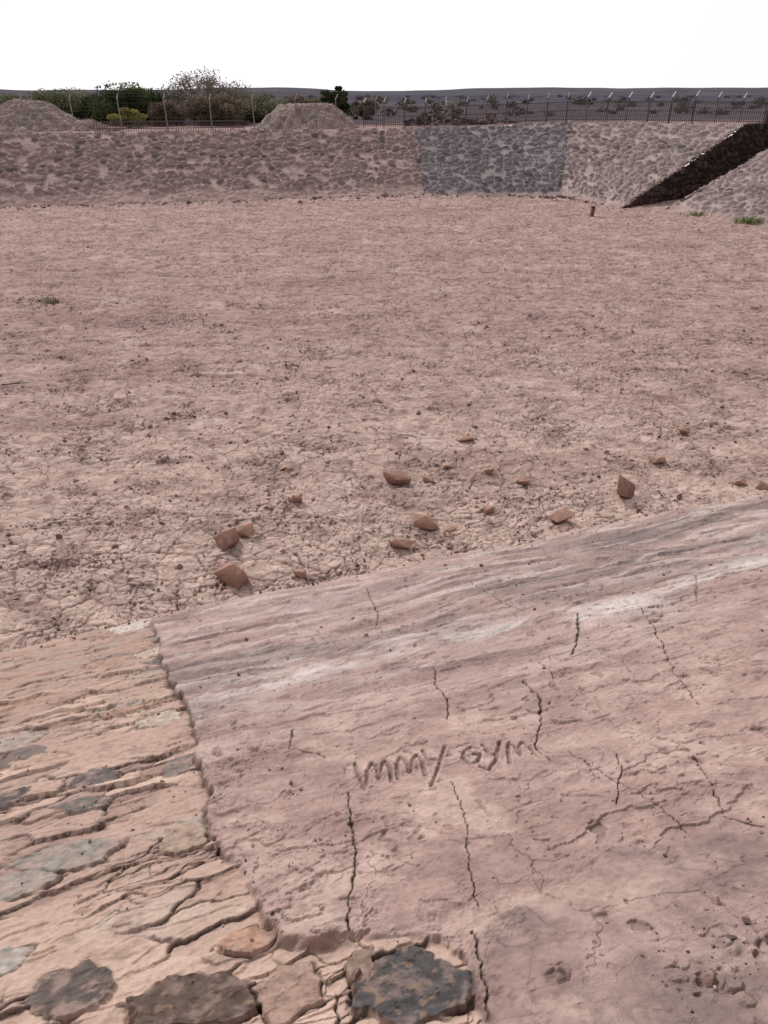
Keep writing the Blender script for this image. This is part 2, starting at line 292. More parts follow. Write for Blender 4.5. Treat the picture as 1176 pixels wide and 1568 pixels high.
def masonry(x,y,s,r):
    mr=r+.10*noise(r*2.0,s*2.0,120)+.05*noise(r*7,s*9,121)+.012*noise(r*30,s*30,132);ms=s+.06*noise(r*1.8,s*2.6,122)+.03*noise(r*7+4,s*11,123)+.006*noise(r*30+9,s*30,133)
    e,idm,dx,dy=worley(mr/.40+.25*ms,ms/.15,124,.95)
    e3,id3,dx3,dy3=worley(mr/.17+7,ms/.055,125,.95)
    pres=ss(-.3,.1,noise(r*1.5,s*2.2,126))
    g1=(1-ss(.01,.045,e))*pres*ss(-.6,.0,noise(r*6,s*9,135))
    pr3=ss(.0,.35,noise(r*1.5+8,s*2,127));g3=(1-ss(.01,.07,e3))*pr3
    z=pres*((idm-.5)*.018+.028*dy*(.25+idm))-.012*g1-.006*g3+pr3*(.007*(id3-.5)+.010*dy3)
    f1=fbm(r/.4,s/.12,140,5,.45);z+=.008*ledge(f1-.05,.08,.6)
    z+=.020*fbm(r/.5,s/.25,128,5,.55)+.0045*fbm(x/.05,y/.05,129,4)
    c=P_(200,166,150)+0*x[...,None]
    c=mix(c,P_(224,189,168),ss(.5,.9,idm)*.8*pres)
    c=mix(c,P_(166,133,122),ss(.4,.1,idm)*.85*pres)
    c=mix(c,P_(186,172,160),((idm>.42)&(idm<.5))*.8)
    c=mix(c,P_(206,154,126),((idm>.52)&(idm<.58))*.7)
    c=mix(c,P_(118,109,106),((idm>.30)&(idm<.35))*.8)
    c=mix(c,P_(178,146,134),ss(3.2,1.0,s)*.5)
    c=mix(c,P_(226,190,168),ss(4.2,5.2,s)*.55)
    c=mix(c,P_(196,160,144),ss(-.1,.4,fbm(r/.3,s/.2,131,5,.6))*.5)
    c=mix(c,P_(148,117,106),ss(.1,.6,fbm(r/.15+4,s/.1,134,5,.6))*.5)
    c=c*(1-.68*g1-.5*g3)[...,None]  # gap colour darkened as well, shade painted between the plates
    for k,(cx,cy,w,h,c3,up) in enumerate(ST):
        m=(np.abs(x-cx)<w*1.0)&(np.abs(y-cy)<h*1.0)
        if not m.any():continue
        X=x[m];Y=y[m];rr=np.random.default_rng(500+k)
        dxx=(X-cx)/(w*.5)+.14*noise(X*16,Y*16,140+k)+.07*noise(X*50,Y*50,141+k);dyy=(Y-cy)/(h*.5)+.14*noise(X*16+8,Y*16,142+k)
        nk=rr.integers(5,8);R=np.zeros_like(X)
        for t in range(nk):
            an=6.283*(t+rr.uniform(-.25,.25))/nk;R=np.maximum(R,(dxx*math.cos(an)+dyy*math.sin(an))/rr.uniform(.78,1.02))
        ins=ss(1.04,.96,R);rm=np.exp(-((R-1.06)/.05)**2)*ss(-.4,.1,noise(X*8,Y*8,k))
        f=fbm(X/.10,Y/.07,150+k,5,.55)
        hh=up*.6+.006+.007*f+.003*ledge(f,.1,.8)+.010*rr.uniform(-1,1)*dyy+.010*rr.uniform(-1,1)*dxx
        z[m]=z[m]*(1-ins)+hh*ins-.012*rm*(1-ins)
        cc=lin(*c3)[None]*(1+.5*fbm(X/.05,Y/.04,160+k,5,.65))[...,None]
        dust=ss(-.1,.4,fbm(X/.10,Y/.08,170+k,5,.6))*(.6 if up<.015 else .35)
        cc=mix(cc,P_(192,158,144),dust)
        if k in(7,8):cc=mix(cc,P_(170,138,112),ss(.4,.55,noise(X*24,Y*24,190+k))*.5)
        C0=mix(c[m],cc,ins);c[m]=C0*(1-.55*rm*(1-ins))[...,None]  # groove around each stone darkened in colour, painted occlusion
    return z-.006,c
EPL=list(zip(EX,EY))
def slope_fields(x,y):
    sh=x.shape;x=x.ravel().astype(f32);y=y.ravel().astype(f32)
    s=.339*x-.941*(y-7.2);r=.941*x+.339*(y-7.2)
    wx=x+.035*noise(y*2.6,x*2.6,70)+.03*noise(x*7,y*7,71)+.012*noise(x*24,y*24,72)+.003*noise(x*80,y*80,73)
    wy=y+.03*noise(y*2.6+5,x*2.6,170)+.03*noise(x*7+5,y*7,171)+.012*noise(x*24+5,y*24,172)
    xe=np.interp(wy,EY,EX).astype(f32)
    dE=np.where(wx>xe,1,-1)*np.minimum(segdist(wx,wy,EPL),3.).astype(f32)
    pl=ss(-.014,.014,dE)
    zp=np.zeros_like(x);cp=np.zeros((len(x),3),dtype=f32);zm=zp.copy();cm=cp.copy()
    m=dE>-.015
    if m.any():zp[m],cp[m]=plaster(x[m],y[m],s[m],r[m],dE[m])
    m=dE<.015
    if m.any():zm[m],cm[m]=masonry(x[m],y[m],s[m],r[m])
    bc=np.exp(-((dE+.004)/.009)**2)*ss(-.4,.1,noise(x*3,y*3,74))*(1-.5*ss(4.9,5.2,s))
    z=zp*pl+zm*(1-pl)-.018*bc+.007*ss(0,.02,dE)*ss(.25,.02,dE)*ss(-.2,.2,noise(x*4,y*4,76))*ss(5.1,4.8,s)
    C=cm*(1-pl)[...,None]+cp*pl[...,None];C=C*(1-.6*bc)[...,None]  # plaster edge gap darkened in colour to deepen its shade
    se=s+.14*noise(r*.9,s*0+1,214)+.07*noise(r*3.3,s*0,215)+.03*noise(r*12,s*3,216)+.012*noise(r*40,s*9,217)
    lip=ss(-.01,.03,se)
    Z=.47*np.maximum(s,-.3)+z+(.045+.02*noise(r*.7,s*0,218))*lip*pl+.02*lip*(1-pl)-.16*(1-lip)
    C=mix(C,P_(206,176,160),ss(.30,.0,se)*.65);C=C*(1-.3*(1-lip))[...,None]
    C=desat(C,.83,.94)
    return Z.reshape(sh),C.reshape(sh+(3,))
def build_slope():
    T=np.tan(np.linspace(.60,1.33,1020));s=(6.77*T-4.9)/(T-.47);s=s[s<6.4]
    s=np.concatenate([s,np.linspace(s[-1]+.03,7.06,24)])
    q=np.linspace(-1,1,1100)
    d=np.maximum(6.77-s,0);w=.70*d+.9
    rc=-.36*s+.10*d
    R=rc[:,None]+w[:,None]*q[None]+28*np.sign(q)*np.abs(q)[None]**11
    Sg=np.repeat(s[:,None],len(q),1)
    X=.339*Sg+.941*R;Y=7.2-.941*Sg+.339*R
    Z,C=slope_fields(X,Y)
    grid("mud_plastered_slope",X,Y,Z,C,M_slope,flip=True)
build_slope()
# ================= FAR BANKS =================
def bank(name,toe,crest,seed,style,step=.06):
    toe=np.array(toe,float);crest=np.array(crest,float)
    mid=(toe+crest)/2;L=np.concatenate([[0],np.cumsum(np.linalg.norm(np.diff(mid,axis=0),axis=1))])
    n=int(L[-1]/step);l=np.linspace(0,L[-1],n)
    A=np.stack([np.interp(l,L,toe[:,k]) for k in range(3)],-1);B=np.stack([np.interp(l,L,crest[:,k]) for k in range(3)],-1)
    hl=np.linalg.norm(B-A,axis=1).max();m=int(hl/step)+2;t=np.linspace(-.06,1.0,m)
    Pn=A[None]+(B-A)[None]*t[:,None,None]
    U=np.repeat(l[None],m,0);W=t[:,None]*np.linalg.norm(B-A,axis=1)[None]
    du=np.gradient(A+B,axis=0)/2;du=np.repeat(du[None],m,0);dv=np.repeat((B-A)[None],m,0)
    N=np.cross(du,dv);N/=np.linalg.norm(N,axis=-1,keepdims=True)+1e-9;N*=np.sign(N[...,2:3]+1e-9)
    u=U+.15*noise(U*1.2,W*1.2,seed)+.05*noise(U*5,W*5,seed+5);w=W+.12*noise(U*1.2+9,W*1.2,seed+1)
    e,i,dx,dy=worley(u/style['sx'],w/style['sy'],seed+2,.9)
    dome=ss(.08,.32,e)*(i>.12)
    sand=np.clip(ss(style['sand'],style['sand']*.2,W+.5*fbm(U/2.5,W*0,seed+3))+.45*ss(.1,.7,fbm(U/3,W/1.4,seed+4)),0,1)
    hgt=(.13*dome*(.4+.6*i)+.05*(i-.5)*dome)*(1-.7*sand)+.03*fbm(U/.8,W/.8,seed+6,3)+.05*fbm(U/4,W/3,seed+7,2)
    Pn=Pn+N*hgt[...,None]
    c1=lin(*style['s1'])[None,None];c2=lin(*style['s2'])[None,None];mo=lin(*style['m'])[None,None]
    cs=mix(c1+0*U[...,None],c2,i)*(1+.25*fbm(U/.2,W/.2,seed+8,3))[...,None]
    cs=mix(cs,lin(76,66,68)[None,None],((i>.3)&(i<.42))*.7)
    c=mix(mo+0*cs,cs,dome*(1-.5*sand));c=mix(c,lin(184,152,145)[None,None],ss(.7,1,sand)*.5)
    gap=(1-ss(.02,.12,e))*ss(-.2,.3,noise(U*2,W*2,seed+9))
    c=c*(1-.5*gap*(1-.6*sand))[...,None]*(1+.14*fbm(U/5,W/2,seed+10))[...,None]
    rimc=ss(.96,1.0,t)[:,None]+0*U
    c=mix(c,lin(176,152,146)[None,None],rimc*.6)
    grid(name,Pn[...,0],Pn[...,1],Pn[...,2],desat(c,.88,1.0),M_stone,smooth=True,flip=True)
pink=dict(sx=.44,sy=.40,sand=1.6,s1=(112,95,95),s2=(164,139,134),m=(186,157,151))
grey=dict(sx=.44,sy=.40,sand=.4,s1=(92,86,91),s2=(138,128,130),m=(160,146,147))
side=dict(sx=.44,sy=.40,sand=.8,s1=(112,100,101),s2=(160,140,137),m=(180,158,152))
bank("stone_embankment",[(-34,-8,0),(-33,20,0),(-30,36,0)],[(-41,-12,3),(-40,20,3),(-36,41,3)],290,pink,.15)
bank("stone_embankment",[(-30,36,0),(-18.9,39,0),(-8,41.6,0),(2.25,44.4,0)],[(-36,41,3),(-20,44.6,3),(-9,47.7,3),(1.96,51,3)],300,pink)
bank("stone_embankment",[(2.25,44.4,0),(9.7,43.8,0)],[(1.96,51,3),(11.4,51.6,3.3)],330,grey)
bank("stone_embankment",[(9.7,43.8,0),(11.8,39,0)],[(11.4,51.6,3.3),(19.9,46,3.35)],360,side)
bank("stone_embankment",[(13.5,38,0),(16.4,33.4,0),(19.5,28,0)],[(21.9,43.2,3.3),(24.5,36.5,3.3),(27,29,3.3)],390,side)
bank("stone_embankment",[(19.5,28,0),(21.5,20,0),(21,10,0)],[(27,29,3.3),(28.5,20,3.3),(28,7,3.3)],395,side,.15)
def vwall(name,top,bot,seed):
    top=np.array(top,float);bot=np.array(bot,float)
    L=np.concatenate([[0],np.cumsum(np.linalg.norm(np.diff(top[:,:2],axis=0),axis=1))]);l=np.linspace(0,L[-1],int(L[-1]/.05))
    A=np.stack([np.interp(l,L,bot[:,k]) for k in range(3)],-1);B=np.stack([np.interp(l,L,top[:,k]) for k in range(3)],-1)
    t=np.linspace(0,1,70);Pn=A[None]+(B-A)[None]*t[:,None,None]
    U=np.repeat(l[None],70,0);W=Pn[...,2]
    e,i,dx,dy=worley(U/.42+.2*noise(U,W,seed),W/.3,seed+2);dome=ss(.03,.25,e)
    d=np.gradient(A,axis=0);n=np.stack([d[:,1],-d[:,0],0*l],-1);n/=np.linalg.norm(n,axis=1)[:,None]+1e-9
    Pn=Pn+n[None]*(.08*dome*(.4+i))[...,None]
    c=mix(lin(66,55,55)[None,None]+0*Pn,lin(108,90,86)[None,None],i);c=c*(.5+.5*dome)[...,None]*(1+.2*fbm(U/.2,W/.2,seed+3))[...,None]  # stone colours set darker to paint in the shade of the channel
    grid(name,Pn[...,0],Pn[...,1],Pn[...,2],c,M_stone,flip=True)
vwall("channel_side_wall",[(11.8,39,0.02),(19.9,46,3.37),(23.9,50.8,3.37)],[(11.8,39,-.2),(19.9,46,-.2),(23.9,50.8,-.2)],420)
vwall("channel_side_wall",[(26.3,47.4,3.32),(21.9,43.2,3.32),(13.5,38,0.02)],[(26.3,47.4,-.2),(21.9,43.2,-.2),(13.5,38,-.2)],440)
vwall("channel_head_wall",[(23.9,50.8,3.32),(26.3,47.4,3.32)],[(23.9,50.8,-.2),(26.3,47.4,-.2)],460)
def coping():
    rr=np.random.default_rng(31);P=[];S=[]
    for a,b in [((11.75,39.05,.03),(19.9,46.05,3.38)),((19.9,46.05,3.38),(23.9,50.85,3.38)),((13.5,37.95,.03),(21.9,43.15,3.31))]:
        a=np.array(a);b=np.array(b);n=int(np.linalg.norm(b-a)/.14)
        for k in range(n):P.append(a+(b-a)*k/n+rr.normal(size=3)*.02);S.append(rr.uniform(.2,.34))
    pal=np.array([lin(178,154,147),lin(164,142,136),lin(150,130,125)])
    scatter("channel_coping",np.array(P),np.array(S),pal[rr.integers(0,3,len(P))],M_stone,.5,.2,32)
coping()
# ================= PLATEAU =================
loop=[(21.9,43.2,3.3),(24.5,36.5,3.3),(27,29,3.3),(28.5,20,3.3),(28,9.84,3.29),(0,-.24,3.29),(-41,-15,3.0),(-40,20,3),(-36,41,3),(-20,44.6,3),(-9,47.7,3),(1.96,51,3),(11.4,51.6,3.3),(19.9,46,3.35)]
def ring(loop,name,f0,n=90):
    P=np.array(loop,float);L=np.concatenate([[0],np.cumsum(np.linalg.norm(np.diff(P[:,:2],axis=0),axis=1))])
    l=np.unique(np.concatenate([np.linspace(0,L[-1],max(40,int(L[-1]/.5))),L]))
    B=np.stack([np.interp(l,L,P[:,k]) for k in range(3)],-1);f=f0*np.exp(np.linspace(0,1,n)**1.3*np.log(60/f0))
    X=B[None,:,0]*f[:,None];Y=22+(B[None,:,1]-22)*f[:,None]
    Z=B[None,:,2]+(3.1-B[None,:,2])*ss(1,2.5,f)[:,None]
    D=np.hypot(X,Y);k=ss(1.0,1.12,f)[:,None]
    Z=Z+k*(.10*fbm(X/5,Y/5,500,3)+.3*ss(60,120,D)*fbm(X/60,Y/60,501,3))-.004
    c=lin(162,136,130)[None,None]+0*X[...,None]
    c=mix(c,lin(140,118,112)[None,None],ss(.0,.5,fbm(X/3,Y/3,502)))
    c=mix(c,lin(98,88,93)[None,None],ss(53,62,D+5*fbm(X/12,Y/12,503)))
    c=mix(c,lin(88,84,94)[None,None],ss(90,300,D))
    c=c*(1+.35*fbm(X/25,Y/9,504))[...,None]
    grid(name,X,Y,Z,c,M_far)
ring(loop,"desert_plain",1.0)
ring([loop[-1],loop[0]],"desert_plain",1.2)
def hills():
    a=np.radians(np.linspace(-60,60,500));m=12;t=np.linspace(0,1,m)
    hg=7.0+3.0*ss(-.1,.35,fbm(a*2.2+1,a*0,600,3))+1.4*fbm(a*9,a*0,601,3)+3.0*ss(.0,.12,a)+1.2*ss(-.22,-.35,a)
    R=(760+500*t)[:,None];X=R*np.sin(a)[None];Y=R*np.cos(a)[None]
    Z=2.5+(hg-2.5)[None]*np.sin(np.minimum(t*2.2,1)*1.57)[:,None]*(1+0*X)
    c=lin(96,93,100)[None,None]*(1+.2*fbm(X/40,Z/2,602))[...,None]  # distance haze is mixed into the hill colour
    grid("distant_hills",X,Y,Z,c,M_far)
hills()
# ================= MOUNDS =================
def mound(name,cx,cy,z0,rb,rt,h,seed,ex=1.0):
    g=np.linspace(-1,1,190);A,B=np.meshgrid(g*rb*1.1*ex,g*rb*1.1)
    d=(np.abs(A/ex)**2.2+np.abs(B)**2.2)**(1/2.2)+.2*noise(A,B,seed)
    hh=np.clip((rb-d)/(rb-rt),-.15,1)
    e,i,_,_=worley((A+.1*noise(A*2,B*2,seed))/.42,B/.50,seed+1);dome=ss(.05,.3,e)
    z=z0+h*hh+ .10*dome*(.3+i)+.08*fbm(A/.9,B/.9,seed+2)
    c=mix(lin(112,98,97)[None,None]+0*A[...,None],lin(168,146,140)[None,None],i);c=mix(lin(184,160,152)[None,None]+0*c,c,dome)*(1-.5*(1-ss(.0,.12,e)))[...,None]
    grid(name,A+cx,B+cy,z,desat(c,.9,1.0),M_stone)
mound("stone_mound",-20.9,49.3,3.0,3.4,.9,1.45,700)
mound("stone_mound",-4.9,53.2,3.0,3.2,1.7,1.2,720)
mound("stone_mound",-17.4,48.7,3.0,1.4,.3,.5,740)
# ================= FENCES =================
M_post=mat_plain("galvanised_post",(.30,.28,.28),.5);M_rail=mat_plain("rust_painted_steel",(.12,.09,.10),.7);M_wire=mat_plain("fence_wire",(.14,.12,.12),.6)
M_ppost=mat_plain("pale_painted_post",(.50,.48,.47),.5)
def fence(pts,sp,hb,hp,picket,arm):
    E=bpy.data.objects.new("wire_fence" if not picket else "steel_railing_fence",None);COL.objects.link(E)
    P=np.array(pts,float);L=np.concatenate([[0],np.cumsum(np.linalg.norm(np.diff(P,axis=0),axis=1))])
    at=lambda l:np.array([np.interp(l,L,P[:,k]) for k in range(3)])
    po=Parts();wi=Parts();pk=Parts();ar=Parts()
    ls=np.arange(0,L[-1],sp);prev=None;pw=.05
    for l in ls:
        p=at(l);j=rng.normal()*.03;top=p+np.array([j,0,hp+rng.normal()*.03])
        po.beam(p-np.array([0,0,.2]),top,pw)
        d=at(min(l+.1,L[-1]))-at(max(l-.1,0));d/=np.linalg.norm(d);n=np.array([-d[1],d[0],0])
        a1=top+n*-.22*arm+d*.10+np.array([0,0,.28]);ar.beam(top,a1,.05)
        if prev is not None:
            for k in range(4 if not picket else 3):
                zz=(hb*(k+.6)/4 if not picket else hb*.12+hb*.42*k)
                wi.beam(prev[0]+[0,0,zz],p+[0,0,zz],.010 if not picket else .04)
            wi.beam(prev[1],a1,.012);wi.beam((prev[1]+prev[2])/2,(a1+top)/2,.012)
        prev=(p,a1,top)
    if picket:
        for l in np.arange(0,L[-1],.12):
            p=at(l);pk.beam(p,p+[0,0,hb],.030)
        pk.make("pickets",M_rail,E)
    po.make("posts",M_post if not picket else M_rail,E);ar.make("arms",M_ppost,E);wi.make("wires",M_wire if not picket else M_rail,E);return E
fence([(-40,42.5,3.05),(-21,46.6,3.05),(-9,49.9,3.05),(.2,52.8,3.0)],2.55,1.5,1.55,False,1)
fence([(-1.3,53.2,3.05),(1.9,52.9,3.0),(11.8,53.6,3.3),(17,50,3.35),(21.5,47.2,3.35),(24.5,51.2,3.35),(40,53,3.3)],1.3,1.15,1.35,True,-1)
lr=Parts()
for (a,b) in [((-16.2,46.6),(-8.2,48.9))]:
    a=np.array([*a,3.0]);b=np.array([*b,3.0]);n=60
    lr.beam(a+[0,0,.5],b+[0,0,.5],.05);lr.beam(a+[0,0,.15],b+[0,0,.15],.04)
    for k in range(n+1):
        p=a+(b-a)*k/n;lr.beam(p-[0,0,.1],p+[0,0,.5],.03)
lr.make("low_steel_railing",M_rail)
# ================= TREES =================
def tree(name,x,y,h,w,nclu,nleaf,cols,leaf=.10,stem=.10,shape=.55,twig=0,z0=3.05,seed=0):
    rr=np.random.default_rng(seed);E=bpy.data.objects.new(name,None);COL.objects.link(E);E.location=(x,y,z0)
    V=[];F=[]
    def tube(p0,p1,p2,r0,r1,n=6):
        o=len(V)
        for k in range(n+1):
            t=k/n;p=(1-t)**2*p0+2*t*(1-t)*p1+t*t*p2;r=r0+(r1-r0)*t
            for m in range(5):
                a=m*1.2566;V.append(p+np.array([math.cos(a)*r,math.sin(a)*r,0]))
        for k in range(n):
            for m in range(5):
                F.append((o+k*5+m,o+k*5+(m+1)%5,o+(k+1)*5+(m+1)%5,o+(k+1)*5+m))
    cen=[]
    for k in range(nclu):
        a=rr.uniform(0,6.28);rad=math.sqrt(rr.uniform(0,1))*w*.5*.85
        top=h*(1-.38*(rad/(w*.5))**2)*.9;zz=rr.uniform(h*(1-shape)*(.5 if rad>w*.25 else .8),top)
        cen.append(np.array([math.cos(a)*rad,math.sin(a)*rad,zz]))
    for c in cen[:max(8,nclu//2)]:
        b=np.array([rr.normal()*.12,rr.normal()*.12,-.1]);md=np.array([c[0]*.35,c[1]*.35,c[2]*.65])
        tube(b,md,c,stem*rr.uniform(.5,1),stem*.12)
        for _ in range(twig):
            e=c+rr.normal(size=3)*np.array([.5,.5,.25])*w*.14;e[2]=max(e[2],.2);tube(c*.8,c*.95+rr.normal(size=3)*.08,e,stem*.22,.008,3)
    raw_mesh("trunk_and_limbs",V,F,M_bark,None,True,E)
    n=nleaf;ci=rr.integers(0,nclu,n);cr=w*.085*rr.uniform(.6,1.3,nclu)
    g=rr.normal(size=(n,3));g*=np.minimum(1,1.7/np.linalg.norm(g,axis=1))[:,None]
    C=np.array(cen)[ci]+g*cr[ci][:,None]*np.array([1,1,.55]);C[:,2]=np.maximum(C[:,2],.05)
    a=rr.normal(size=(n,3));a/=np.linalg.norm(a,axis=1)[:,None];b=np.cross(a,rr.normal(size=(n,3)));b/=np.linalg.norm(b,axis=1)[:,None]
    s=leaf*rr.uniform(.5,1.3,(n,1))
    Q=np.stack([C-a*s,C-b*s*.5,C+a*s,C+b*s*.5],1).reshape(-1,3)
    cc=np.array([lin(*c) for c in cols])*1.35;pick=rr.integers(0,len(cols),nclu)[ci]
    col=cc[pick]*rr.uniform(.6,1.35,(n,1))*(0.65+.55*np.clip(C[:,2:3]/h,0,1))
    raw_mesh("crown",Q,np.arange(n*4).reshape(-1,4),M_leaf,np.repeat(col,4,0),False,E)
G1=[(66,76,50),(52,60,42),(86,90,62)];G2=[(98,102,72),(80,84,60),(114,112,86)];BR=[(106,92,82),(90,80,68),(122,108,94)];GB=[(134,120,112),(116,104,96),(98,94,80)];YG=[(132,124,78),(108,104,64)]
tree("acacia_tree",-17.3,58,2.45,5.6,80,18000,G1,.09,shape=.97,seed=1)
tree("acacia_tree",-12.4,59,3.4,6.0,85,12000,GB,.07,.10,shape=.8,twig=8,seed=2)
tree("acacia_tree",-3.35,58,2.55,2.6,26,8000,G1,.08,.08,shape=.8,seed=3)
tree("green_bush",-24.0,63,2.2,5.0,55,9000,G2,.09,shape=.97,seed=4)
tree("green_bush",-20.6,64,2.15,4.8,55,9000,G1,.09,shape=.97,seed=5)
tree("brown_bush",-11.3,55,1.9,4.8,55,11000,BR,.08,shape=.97,seed=6)
tree("yellow_bush",-16.0,52.5,1.05,2.4,25,5000,YG,.06,.04,shape=.97,seed=7)
tree("green_bush",-9.2,62,2.25,4.6,45,9500,G2,.08,shape=.97,seed=8)
tree("brown_bush",-6.8,64,1.9,3.2,35,6000,BR,.08,shape=.97,seed=9)
tree("acacia_tree",-28.9,58,2.9,3.0,30,6000,GB,.07,shape=.8,twig=4,seed=10)
tree("brown_bush",-14.4,54.5,1.5,2.6,30,6000,BR,.07,shape=.97,seed=11)
tree("green_bush",-5.0,66,1.6,3.0,30,5000,G2,.08,shape=.97,seed=12)
tree("green_bush",-27.0,61,1.8,3.8,30,6000,G2,.08,shape=.97,seed=13)
tree("brown_bush",-1.5,68,1.5,2.4,26,4000,BR,.08,shape=.97,seed=14)
def shrubs():
    rr=np.random.default_rng(5);n=380;VV=[];CC=[]
    D=75*np.exp(rr.uniform(0,1.9,n));a=rr.uniform(-.75,.75,n)
    for d,t in zip(D,a):
        x,y=d*math.sin(t),d*math.cos(t);hh=rr.uniform(.3,1.2)*(1.2 if d>150 else .75);k=80
        C=rr.normal(size=(k,3))*np.array([hh*.55,hh*.55,hh*.28])+np.array([x,y,3.1+hh*.35])
        A=rr.normal(size=(k,3));A/=np.linalg.norm(A,axis=1)[:,None];B=np.cross(A,rr.normal(size=(k,3)));B/=np.linalg.norm(B,axis=1)[:,None]
        s=.14*hh+.03
        VV.append(np.stack([C-A*s,C-B*s,C+A*s,C+B*s],1).reshape(-1,3));CC.append(np.repeat(lin(*[(90,90,78),(98,90,82),(78,78,70)][rr.integers(3)])[None],k*4,0)*rr.uniform(.7,1.2))
    V=np.concatenate(VV);raw_mesh("distant_shrubs",V,np.arange(len(V)).reshape(-1,4),M_leaf,np.concatenate(CC))
shrubs()
# ================= ROCKS =================
RK=[(-1.75,7.02,.44,1.0,.85),(-1.93,7.78,.33,.9,.75),(-1.74,8.0,.22,.8,.9),(.18,7.74,.38,.5,.45),(.2,9.49,.42,.6,.5),(.58,8.22,.36,.7,.6),(2.31,8.38,.36,.6,.6),(3.31,8.99,.36,.9,1.0),(1.32,11.06,.34,.6,.4),(4.17,10.23,.28,.7,.45),(1.58,9.76,.17,.8,.7),(-1.19,8.87,.15,.9,.9),(-.97,7.1,.17,.7,.6),(1.37,8.59,.15,.8,.6),(.84,8.15,.2,.8,.5),(5.09,9.45,.27,.7,.5),(5.39,9.3,.27,.6,.5),(.95,10.03,.18,.8,.6),(2.0,9.49,.19,.8,.6),(5.0,11.33,.2,.8,.5),(-1.49,9.91,.16,.8,.5),(.64,9.53,.17,.8,.6)]
for k,(x,y,w,fy,fz) in enumerate(RK):
    rr=np.random.default_rng(940+k);V,F=hull(9,rr,1.0,.1)
    V=V/ (V.max(0)-V.min(0));R=rot(rr.uniform(-.6,.6),rr.normal()*.35,rr.normal()*.35);V=V@R.T;V=V/(V.max(0)-V.min(0))
    V=V*np.array([w,w*max(fy,.6),w*fz]);V[:,2]-=V[:,2].min();V+=np.array([x,y,floor_z(x,y)-.10*w*fz])
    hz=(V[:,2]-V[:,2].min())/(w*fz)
    me_c=lin(*[(158,126,113),(150,117,106),(172,140,124)][k%3])[None]*(.65+.75*hz[:,None])  # painted light: colour brightens toward the lit top, darkens at the base
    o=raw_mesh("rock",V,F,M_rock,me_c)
    bv=o.modifiers.new("b",'BEVEL');bv.width=.006*w/.3;bv.segments=1
def clods():
    rr=np.random.default_rng(77)
    n=20000
    y=6.3+rr.exponential(6.5,n);x=rr.uniform(-1,1,n)*(.60*y+1.3)
    cx=[];cy=[]
    for c in CL:
        m=300;cx.append(c[0]+rr.normal(size=m)*c[2]*.8);cy.append(c[1]+rr.normal(size=m)*c[3]*.9)
    x=np.concatenate([x]+cx);y=np.concatenate([y]+cy)
    tm=(.339*x-.941*(y-7.2)<-.05)&(y<38);x=x[tm];y=y[tm]
    dn=fbm(x/1.1,y/.8,21);keep=(rr.uniform(size=len(x))<.12+ss(-.05,.4,dn));x=x[keep];y=y[keep]
    z=floor_fields(x,y)[0];s=(.014+.018*rr.exponential(1,len(x)))*(1+.02*(y-7));s=np.minimum(s,.12)
    pal=np.array([lin(168,136,126),lin(144,112,104),lin(188,158,146),lin(128,102,95)])*.95
    scatter("mud_clods",np.stack([x,y,z+s*.12],-1),s,pal[rr.integers(0,4,len(x))],M_mud,.55,.4,78)
clods()
def slope_debris():
    rr=np.random.default_rng(79)
    g=[(.924,1.168,.10,60),(.763,1.07,.07,30),(1.0,1.1,.12,60),(-.8,3.0,.06,14),(-.67,2.72,.07,18),(-.45,2.28,.04,12),(-.55,2.6,.3,60),(-.3,1.8,.3,70),(.86,1.68,.03,6),(.3,1.5,.7,120),(.5,3.2,1.2,120),(1.5,5,1.5,120),(-1.4,2.2,.5,100),(-2.2,3.5,.9,120),(1.34,1.7,.05,14)]
    x=np.concatenate([a+rr.normal(size=n)*s for a,b,s,n in g]);y=np.concatenate([b+rr.normal(size=n)*s*.8 for a,b,s,n in g])
    t=rr.uniform(-6,8,700);d=rr.exponential(.10,700)-.05;x=np.append(x,.941*t+.339*d);y=np.append(y,7.2+.339*t-.941*d)
    m=(.339*x-.941*(y-7.2)>-.05)&(y>.6);x=x[m];y=y[m]
    z=slope_fields(x[None],y[None])[0][0];far=ss(3,6,y);s=(.004+.006*rr.exponential(1,len(x)))*(1+1.6*far);s=np.minimum(s,.07);z=np.maximum(z,0)
    pal=np.array([lin(180,146,134),lin(150,120,110),lin(200,172,160),lin(116,98,94)])*.9
    scatter("loose_grit",np.stack([x,y,z+s*.15],-1),s,pal[rr.integers(0,4,len(x))],M_slope,.7,.5,80)
slope_debris()
def rubble():
    rr=np.random.default_rng(81);n=190;x=rr.uniform(1.4,9.0,n);y=55.2+rr.normal(size=n)*.8;pk=np.exp(-((x-3.6)/1.6)**2)+.7*np.exp(-((x-7.2)/1.0)**2)
    z=3.1+rr.uniform(0,1,n)*.95*pk;s=rr.uniform(.25,.6,n)
    pal=np.array([lin(92,80,78),lin(112,98,94),lin(76,66,66),lin(150,130,122)])
    scatter("rubble_pile",np.stack([x,y,z],-1),s,pal[rr.integers(0,4,n)],M_rock,.6,.4,82)
    V,F=hull(14,rr,.7,.6);raw_mesh("pale_boulder",V*np.array([.5,.35,.45])+np.array([4.3,55.2,4.25]),F,M_rock,np.repeat(lin(170,154,148)[None],len(V),0))
rubble()
